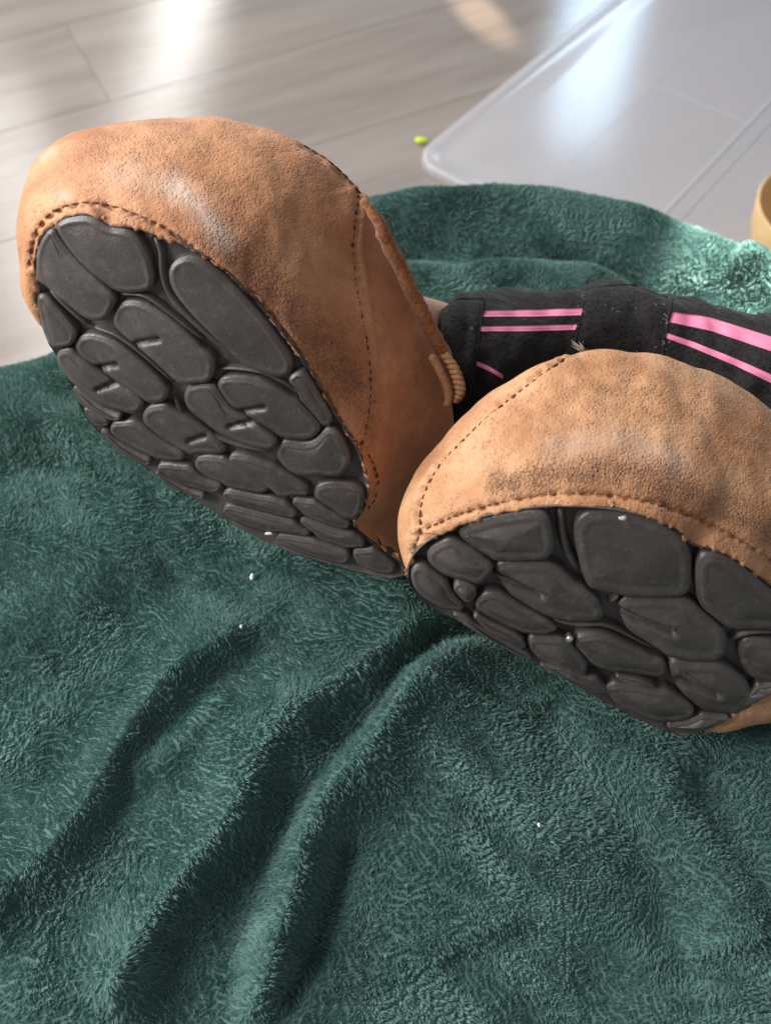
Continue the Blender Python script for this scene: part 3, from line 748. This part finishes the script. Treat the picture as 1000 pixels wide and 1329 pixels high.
padsR = [
 [(598, 697), (618, 684), (660, 672), (700, 668), (711, 683), (715, 706), (702, 723), (668, 730), (638, 726), (612, 712)],
 [(752, 687), (768, 673), (820, 672), (876, 697), (890, 716), (890, 762), (876, 774), (840, 776), (805, 772), (770, 764), (755, 744), (750, 714)],
 [(909, 733), (922, 721), (948, 729), (979, 753), (1012, 780), (1050, 812), (1054, 826), (1000, 821), (961, 818), (927, 801), (911, 782)],
 ([(645, 738), (670, 731), (710, 738), (750, 761), (776, 789), (779, 801), (750, 806), (710, 801), (675, 781), (648, 757)], [((640, 750), (702, 774))]),
 ([(806, 785), (840, 777), (880, 782), (915, 801), (939, 830), (934, 848), (900, 858), (860, 844), (825, 825), (806, 804)], [((800, 796), (872, 820))]),
 [(750, 830), (780, 825), (820, 840), (858, 864), (862, 878), (830, 878), (790, 868), (760, 849)],
 ([(872, 866), (900, 862), (940, 872), (976, 899), (980, 911), (958, 926), (927, 924), (892, 900)], [((880, 884), (930, 902))]),
 [(620, 781), (650, 778), (700, 801), (723, 819), (690, 821), (650, 809), (626, 795)],
 [(560, 722), (590, 707), (622, 720), (638, 740), (620, 753), (595, 748), (569, 739)],
 [(537, 742), (560, 747), (590, 777), (598, 793), (572, 784), (543, 765)],
 [(615, 801), (650, 816), (682, 837), (674, 843), (640, 828)],
 [(688, 832), (730, 837), (753, 855), (758, 878), (727, 870), (692, 850)],
 [(782, 896), (830, 891), (870, 906), (898, 925), (880, 938), (842, 930), (802, 912)],
 [(966, 834), (1010, 836), (1058, 848), (1045, 872), (1005, 888), (988, 884), (969, 865)],
 [(700, 864), (740, 870), (786, 894), (782, 903), (740, 886)],
 [(592, 800), (640, 824), (688, 850), (680, 855), (630, 829), (593, 808)],
 [(898, 936), (944, 930), (932, 941), (895, 952), (866, 945)],
 [(985, 893), (1040, 880), (1000, 899), (966, 920), (966, 910)],
 [(590, 765), (606, 762), (616, 774), (604, 780)],
 [(800, 880), (830, 884), (850, 893), (820, 890)],
]
ribsR = [([(728, 668), (730, 695), (737, 722), (752, 748)], 16), ([(640, 752), (670, 762), (702, 776)], 9), ([(806, 800), (836, 808), (868, 822)], 9), ([(716, 812), (750, 816), (790, 818), (850, 850)], 7), ([(790, 790), (802, 776), (780, 762)], 6), ([(948, 838), (975, 826), (1010, 828)], 8)]
seamR = [
 ([(552, 686), (584, 672), (615, 661), (657, 650)], 9, .0007, 'dark'),
 ([(665, 648), (720, 640), (790, 641), (850, 652), (905, 672), (960, 700), (1020, 742)], 12, .0008, 'tan'),
 ([(752, 453), (728, 468), (695, 492), (662, 517), (632, 541), (603, 569), (573, 600), (553, 633), (545, 662), (544, 690), (536, 715)], 11, .0008, 'dark'),
]
def dispR(p):
    d, s, t = poly_dist(p, np.array([(745, 450), (690, 485), (655, 512), (622, 541), (592, 570), (562, 602), (541, 636), (533, 665), (533, 695)], float))
    left = np.where(s > 0, 1, -1) * -d
    mid_ = (t > .01) & (t < .99)
    return (.0016 / (1 + np.exp(-left / 1.3)) * np.exp(-np.clip(left, 0, 99) / 26) - .0005 * np.exp(-((left + 3) / 2.6) ** 2)) * mid_
def wearR(p):
    o = np.zeros((len(p), 4)); o[:, 3] = 1
    nz = .5 + .5 * np.clip(wave_noise(p, 34, 62), -1, 1)
    o[:, 0] = np.clip(1.25 * gauss_line(p, [(655, 630), (730, 616), (800, 612), (880, 624)], 19) * (.5 + .5 * nz) + .95 * gauss_line(p, [(850, 640), (930, 660), (1000, 690), (1060, 730)], 26) * (.5 + .5 * nz)
                      + .35 * gauss_line(p, [(760, 500), (900, 530), (1000, 600)], 46) * nz, 0, 1)
    o[:, 1] = np.clip(.38 * gauss_line(p, [(720, 580), (800, 572), (870, 590)], 20) + .15 * gauss_line(p, [(880, 600), (960, 630)], 20), 0, 1)
    o[:, 2] = np.clip(.55 * gauss_line(p, [(700, 650), (800, 648), (900, 680), (1000, 735)], 12) + .35 * gauss_line(p, [(600, 560), (700, 480)], 30) + .9 * gauss_line(p, [(960, 938), (1010, 930)], 30), 0, 1)
    return o
RS = shoe('lighter tan leather shoe at the right edge, in front of the black trousers', tuple(P(890, 950, .39)), outR, ctrlR, levR, DR, IR, M_leather_b, .05, padsR, ribsR, seamR, wearR, dispR, .0058)

# collar binding and lace of the left shoe
def surf_path(bvh, pts, lift=0.0, fall=None):
    out = []
    for q in pts:
        p_, n_ = hit(bvh, *q)
        if p_ is None: p_ = P(q[0], q[1], fall)
        else:
            if n_ @ (CAM - p_) < 0: n_ = -n_
            p_ = p_ + n_ * lift
        out.append(p_)
    return np.array(out)
cpth = np.array([P(472, 262, .325 + .018), P(492, 290, .345), P(514, 335, .354), P(536, 380, .363), P(556, 420, .371), P(573, 455, .379), P(588, 488, .386), P(590, 510, .389)])
cpl = catmull(cpth, 46, False); cpl += np.stack([wave_noise(cpl, .012, 90 + k) for k in range(3)], -1) * .0004 + np.stack([wave_noise(cpl, .004, 95 + k) for k in range(3)], -1) * .0003
tube_obj('collar_binding', cpl, np.interp(np.linspace(0, 1, 46), [0, .2, .8, 1], [.0012, .0030, .0032, .0026]), M_suede, LS[0], 16)
# braided lace end
l0 = np.array([P(560, 462, .371), P(570, 480, .373), P(578, 498, .376), P(582, 514, .378), P(580, 526, .380)])
tube_obj('lace', catmull(l0, 30, False), .0018, M_lace, LS[0], 12)
l1 = np.array([P(577, 462, .374), P(587, 476, .374), P(594, 492, .375), P(597, 508, .377), P(592, 520, .380)])
lp_ = catmull(l1, 70, False)
for ph_ in (0, math.pi):
    an_ = np.linspace(0, 30, 70) + ph_
    tube_obj('lace', lp_ + .0013 * (np.cos(an_)[:, None] * np.array([.8, 0, .6]) + np.sin(an_)[:, None] * FW), .0013, M_lace, LS[0], 10)
# frayed thread tuft at the right shoe's seam top
tf = []
for k in range(9):
    a0 = P(757 + random.uniform(-4, 4), 458, .357); a1 = P(748 + random.uniform(-13, 8), 444 + random.uniform(-4, 4), .354)
    tf.append(a0); tf.append((a0 + a1) / 2 + RNG.normal(size=3) * .0006); tf.append(a1)
V_, F_ = [], []
for k in range(9):
    a, b, c = tf[3 * k:3 * k + 3]; w_ = np.array([.0004, 0, .0002])
    i = len(V_); u_ = np.array([0, .0003, 0]); V_ += [a - w_, a + w_, b + w_, b - w_, c, a + u_, b + u_]; F_ += [(i, i + 1, i + 2, i + 3), (i + 3, i + 2, i + 4), (i, i + 5, i + 6, i + 3), (i + 1, i + 5, i + 6, i + 2), (i + 6, i + 3, i + 4), (i + 6, i + 2, i + 4)]
fr = mesh_obj('frayed_thread', V_, F_, M_lint, RS[0], False)

# ------------------------------------------------------------------ the child's legs in black trousers
per = empty('person', tuple(on_z(780, 440, ZB)))
tag(per, "child's lower legs in black trousers with pink stripes, lying behind the two shoes", 'person')
xs_ = [552, 562, 590, 620, 650, 700, 750, 790, 808, 835, 865, 930, 1000, 1100, 1250, 1450]
top = [428, 404, 386, 383, 381, 378, 375, 368, 367, 374, 385, 399, 416, 442, 486, 548]
rad = [44, 64, 84, 88, 84, 80, 78, 77, 76, 78, 80, 86, 92, 98, 104, 110]
dep = [.452, .452, .455, .458, .46, .462, .462, .462, .462, .46, .458, .452, .446, .436, .424, .41]
def TS(px, py=None, phi=None, lift=0.0):
    yt = np.interp(px, xs_, top); r_ = np.interp(px, xs_, rad); d = np.interp(px, xs_, dep)
    rm = r_ * d / F
    if phi is None: phi = np.arccos(np.clip((yt + r_ - py) / r_, -1, 1))
    c = P(px, yt + r_, d)
    rr = rm + lift
    return c + rr[..., None] * (np.cos(phi)[..., None] * UPV - np.sin(phi)[..., None] * FW)
us = np.r_[np.linspace(552, 620, 24), np.linspace(623, 1000, 110), np.linspace(1010, 1450, 40)]
phs = np.linspace(0, 2 * math.pi, 72, endpoint=False)
UU, PH = np.meshgrid(us, phs, indexing='ij')
Sf = TS(UU, phi=PH)
cn = TS(UU, phi=PH, lift=.001) - Sf; cn /= np.linalg.norm(cn, axis=-1)[..., None]
q2 = np.stack([UU / 1000 * .45, PH * .03], -1)
wr_ = wave_noise(q2, .055, 71) * .0011 + wave_noise(q2 * np.array([1.6, 1]), .03, 72) * .0005 + wave_noise(q2, .012, 73) * .0003
Sf = Sf + cn * wr_[..., None]
Vt = Sf.reshape(-1, 3); nph = len(phs)
ft = []
for i in range(len(us) - 1):
    for j in range(nph):
        a = i * nph + j; b = i * nph + (j + 1) % nph; ft.append((a, b, b + nph, a + nph))
leg_c = Vt[:nph].mean(0); Vt = np.vstack([Vt, leg_c]); ft += [(j, len(Vt) - 1, (j + 1) % nph) for j in range(nph)]
tr = mesh_obj('trousers', Vt, ft, M_black, per)
tb = build_bvh(tr)
def patch(name, lefttop, righttop, leftbot, rightbot, lift, mt, parent, nx=20, ny=8, wob=0, bulge=0):
    """a sewn-on strip following the cloth; the four edges are measured on it"""
    V2, rows = [], []
    for j in range(ny):
        for i in range(nx):
            fx, fy = i / (nx - 1), j / (ny - 1)
            tx, ty = np.interp(fx, np.linspace(0, 1, len(lefttop)), [p_[0] for p_ in lefttop]), np.interp(fx, np.linspace(0, 1, len(lefttop)), [p_[1] for p_ in lefttop])
            bx_, by_ = np.interp(fx, np.linspace(0, 1, len(leftbot)), [p_[0] for p_ in leftbot]), np.interp(fx, np.linspace(0, 1, len(leftbot)), [p_[1] for p_ in leftbot])
            x, y = tx * (1 - fy) + bx_ * fy, ty * (1 - fy) + by_ * fy
            p_, n_ = hit(tb, x, y)
            if p_ is None:
                p_ = TS(np.array(x), py=np.array(y)); n_ = UPV
            if n_ @ (CAM - p_) < 0: n_ = -n_
            e_ = min(fx, 1 - fx, fy, 1 - fy)
            V2.append(p_ + n_ * (lift * min(1, .25 + e_ * 9) + bulge * math.sin(fx * math.pi) * .5))
    fs = grid_faces(nx, ny)
    # skirt gives the strip its thickness
    brd = [i for i in range(nx)] + [j * nx + nx - 1 for j in range(1, ny)] + [(ny - 1) * nx + i for i in range(nx - 2, -1, -1)] + [j * nx for j in range(ny - 2, 0, -1)]
    o_ = len(V2); V2 += [np.array(V2[k]) + FW * (lift + .0012) for k in brd]
    nb_ = len(brd); fs += [(brd[k], brd[(k + 1) % nb_], o_ + (k + 1) % nb_, o_ + k) for k in range(nb_)]
    return mesh_obj(name, V2, fs, mt, parent)
S = lambda *a: list(a)
patch('stripe', S((629, 403), (690, 402), (760, 400)), 0, S((626, 411), (690, 411), (758, 409)), 0, .0005, M_pink, tr, 30, 4)
patch('stripe', S((617, 424), (680, 423), (748, 421)), 0, S((615, 430), (680, 430), (746, 428)), 0, .0005, M_pink, tr, 30, 4)
patch('stripe', S((617, 468), (632, 474), (652, 486)), 0, S((617, 474), (634, 481), (652, 492)), 0, .0005, M_pink, tr, 14, 4)
patch('stripe', S((872, 405), (920, 412), (1000, 437), (1120, 482)), 0, S((868, 418), (920, 429), (1000, 456), (1120, 502)), 0, .0005, M_pink, tr, 40, 5)
patch('stripe', S((864, 432), (900, 444), (950, 464), (1000, 486), (1120, 545)), 0, S((862, 438), (900, 452), (950, 473), (1000, 497), (1120, 557)), 0, .0005, M_pink, tr, 40, 5)
patch('cuff', S((572, 403), (595, 388), (628, 388)), 0, S((572, 455), (590, 500), (614, 505)), 0, .0022, M_black, tr, 22, 20)
patch('cloth_band', S((762, 376), (790, 371), (815, 370), (872, 389)), 0, S((744, 450), (790, 462), (830, 466), (858, 470)), 0, .0024, M_black, tr, 30, 18)
# lint specks on the cloth
lv, lf_ = [], []
for k in range(70):
    x = random.choice([random.gauss(752, 4), random.gauss(864, 4), random.uniform(570, 1000), random.uniform(750, 870), random.uniform(565, 620)]); y = random.uniform(385, 470)
    p_, n_ = hit(tb, x, y)
    if p_ is None: continue
    if n_ @ (CAM - p_) < 0: n_ = -n_
    p_ = p_ + n_ * (.0029 if (748 < x < 868 or 572 < x < 618) else .0006)
    t_ = np.cross(n_, RNG.normal(size=3)); t_ /= np.linalg.norm(t_); b_ = np.cross(n_, t_); L_ = random.uniform(.0003, .0014); w_ = .00011
    i = len(lv); lv += [p_ - t_ * L_, p_ + b_ * w_, p_ + t_ * L_, p_ - b_ * w_, p_ + n_ * w_]; lf_ += [(i, i + 1, i + 4), (i + 1, i + 2, i + 4), (i + 2, i + 3, i + 4), (i + 3, i, i + 4)]
tag(mesh_obj('lint', lv, lf_, M_lint, tr, False), kind='stuff')
# bare ankle between trouser and left shoe, and the other one behind the right shoe
ap = catmull(np.array([P(470, 440, .405), P(505, 425, .425), P(545, 428, .447), P(600, 440, .468)]), 24, False)
tube_obj('ankle', ap, np.interp(np.linspace(0, 1, 24), [0, .6, 1], [.019, .0165, .015]), M_skin, per, 28)
ap = catmull(np.array([P(850, 600, .405), P(862, 560, .425), P(880, 520, .445), P(905, 490, .455)]), 24, False)
tube_obj('ankle', ap, .017, M_skin, per, 28)

# ------------------------------------------------------------------ storage box lid on the floor
def lid_mat():
    m, nt, b = mat('frosted_plastic'); co = coords(nt)
    f = noise(nt, co, 9, 3, .5)
    b.inputs['Base Color'].default_value = (.66, .65, .68, 1)
    nt.links.new(ramp(nt, f, [(.3, (.13, .13, .13)), (.7, (.18, .18, .18))]), b.inputs['Roughness'])
    b.inputs['Specular IOR Level'].default_value = .7
    tr_ = N(nt, 'ShaderNodeBsdfTransparent'); tr_.inputs[0].default_value = (.97, .97, .99, 1)
    mx = N(nt, 'ShaderNodeMixShader'); mx.inputs[0].default_value = .52
    out = nt.nodes['Material Output']
    nt.links.new(tr_.outputs[0], mx.inputs[1]); nt.links.new(b.outputs[0], mx.inputs[2]); nt.links.new(mx.outputs[0], out.inputs[0])
    return m
M_lid = lid_mat()
c0 = on_z(533, 205, .012)[:2]; c1 = on_z(785, 0, .012)[:2]
ex = (c1 - c0) / np.linalg.norm(c1 - c0); ey = np.array([ex[1], -ex[0]])
LW, LL = .56, .80
ctr = c0 + ex * LL / 2 + ey * LW / 2
lid = empty('storage_box_lid', (ctr[0], ctr[1], 0))
tag(lid, 'frosted translucent plastic storage box lid lying on the floor behind the blanket', 'lid')
def rrect(w_, h_, r_, n=10):
    pts = []
    for cx_, cy_, a0 in ((w_ / 2 - r_, h_ / 2 - r_, 0), (-w_ / 2 + r_, h_ / 2 - r_, 90), (-w_ / 2 + r_, -h_ / 2 + r_, 180), (w_ / 2 - r_, -h_ / 2 + r_, 270)):
        for k in range(n):
            a = R(a0 + 90 * k / (n - 1)); pts.append((cx_ + r_ * math.cos(a), cy_ + r_ * math.sin(a)))
    return np.array(pts)
def lid_loops(spec, name, fill=True):
    vs = []; n = 40
    for ins_, rr_, z in spec:
        q = rrect(LL - 2 * ins_, LW - 2 * ins_, rr_)
        for a, b_ in q:
            w2 = ctr + ex * a + ey * b_; vs.append((w2[0], w2[1], z))
    fs = grid_faces(n, len(spec), True)
    if fill: fs.append(tuple(range((len(spec) - 1) * n, len(spec) * n)))
    return mesh_obj(name, vs, fs, M_lid, lid)
pnl = lid_loops([(0.0, .034, .001), (-.001, .035, .006), (0.0, .034, .0115), (.003, .032, .0128), (.008, .028, .0128), (.014, .024, .0108), (.022, .020, .0105), (.030, .016, .0107), (.040, .014, .0122), (.052, .012, .0125)], 'panel')
pnl.modifiers.new('bevel', 'BEVEL').width = .0006
# inner stiffening ribs moulded into the panel and the corner clips
def box_w(name, a0, a1, b0, b1, z0, z1, mt=M_lid, parent=lid):
    vs = []
    for z, e in ((z0, 0), (z1 - .0008, 0), (z1, .001)):
        for a, b_ in ((a0 + e, b0 + e), (a1 - e, b0 + e), (a1 - e, b1 - e), (a0 + e, b1 - e)):
            w2 = ctr + ex * a + ey * b_; vs.append((w2[0], w2[1], z))
    return mesh_obj(name, vs, grid_faces(4, 3, True) + [(8, 9, 10, 11)], mt, parent, False)
box_w('stiffening_rib', -LL / 2 + .012, LL / 2 - .012, -LW / 2 + .272, -LW / 2 + .277, .0115, .0139)
box_w('stiffening_rib', -LL / 2 + .012, LL / 2 - .012, -LW / 2 + .292, -LW / 2 + .2945, .0115, .0136)
box_w('stiffening_rib', -LL / 2 + .10, LL / 2 - .05, -LW / 2 + .148, -LW / 2 + .150, .0123, .0129)
# scuff line down the lid
box_w('stiffening_rib', -LL / 2 + .30, -LL / 2 + .302, -LW / 2 + .16, -LW / 2 + .27, .0123, .0128)

# yellow-green bit, tan bowl edge
def blob(name, c, r_, mt, label=None, cat=None, group=None, sq=(1, 1, 1), seed=0, parent=None):
    vs, fs = [], []; nu_, nv_ = 14, 9; rg = np.random.default_rng(seed)
    for j in range(nv_):
        th = math.pi * j / (nv_ - 1)
        for i in range(nu_):
            ph = 2 * math.pi * i / nu_; d_ = np.array([math.sin(th) * math.cos(ph), math.sin(th) * math.sin(ph), math.cos(th)])
            k = 1 + .12 * math.sin(3 * d_[0] + seed) + .1 * math.sin(4 * d_[1] + 2 * seed)
            vs.append(np.array(c) + r_ * k * d_ * np.array(sq))
    o = mesh_obj(name, vs, grid_faces(nu_, nv_, True), mt, parent)
    if label: tag(o, label, cat, group)
    return o
yp = on_z(547, 182, .005)
blob('plastic_bead', yp, .0048, M_yellow, 'tiny bright yellow-green plastic piece on the floor at the lid corner', 'bead', None, (1.7, .7, .6), 3)
# bowl
bc = on_z(1068, 304, .05); bv = []
prof = [(.02, .0), (.045, .001), (.062, .02), (.072, .05), (.076, .078), (.0745, .0805), (.072, .078), (.067, .05), (.056, .022), (.03, .010), (.001, .009)]
for r_, z in prof:
    for k in range(64):
        a = k / 64 * 2 * math.pi; bv.append((bc[0] + r_ * math.cos(a), bc[1] + r_ * math.sin(a), z + .001))
bowl = mesh_obj('bowl', bv, grid_faces(64, len(prof), True), M_wood)
tag(bowl, 'round tan wooden bowl on the floor, just its curved side showing at the right edge', 'bowl')

# crumbs and specks
bb = build_bvh(cloth)
for (x, y, r_, lab) in ((328, 753, .0014, 'white oval crumb on the blanket just below the upper left shoe'), (314, 817, .0007, 'tiny white crumb on the blanket, lower of the two below the left shoe'),
                   (697, 1073, .0007, 'tiny pale speck on the blanket below the right shoe')):
    p_, n_ = hit(bb, x, y)
    blob('crumb', p_ + np.array([0, 0, .0034]), r_, M_crumb, lab, 'crumb', 'pale crumbs and specks', (.8, 1.3, .7), int(x))
def on_sole(px, py, D, I, lift): return P(px, py, D(px, py)) - I * lift
blob('crumb', on_sole(349, 692, DL, IL, .0002), .0011, M_crumb, 'white crumb stuck on the heel tread of the upper left shoe', 'crumb', 'pale crumbs and specks', (1.6, .7, .7), 5)
blob('crumb', on_sole(807, 672, DR, IR, .0003), .0010, M_lint, 'beige crumb on the upper rim of the right shoe tread', 'crumb', 'pale crumbs and specks', (1.5, .8, .8), 6)
blob('metal_bead', on_sole(738, 827, DR, IR, .0003), .0019, M_bead, 'small shiny silver bead stuck in the tread of the right shoe', 'bead', None, (1, 1, 1), 8)
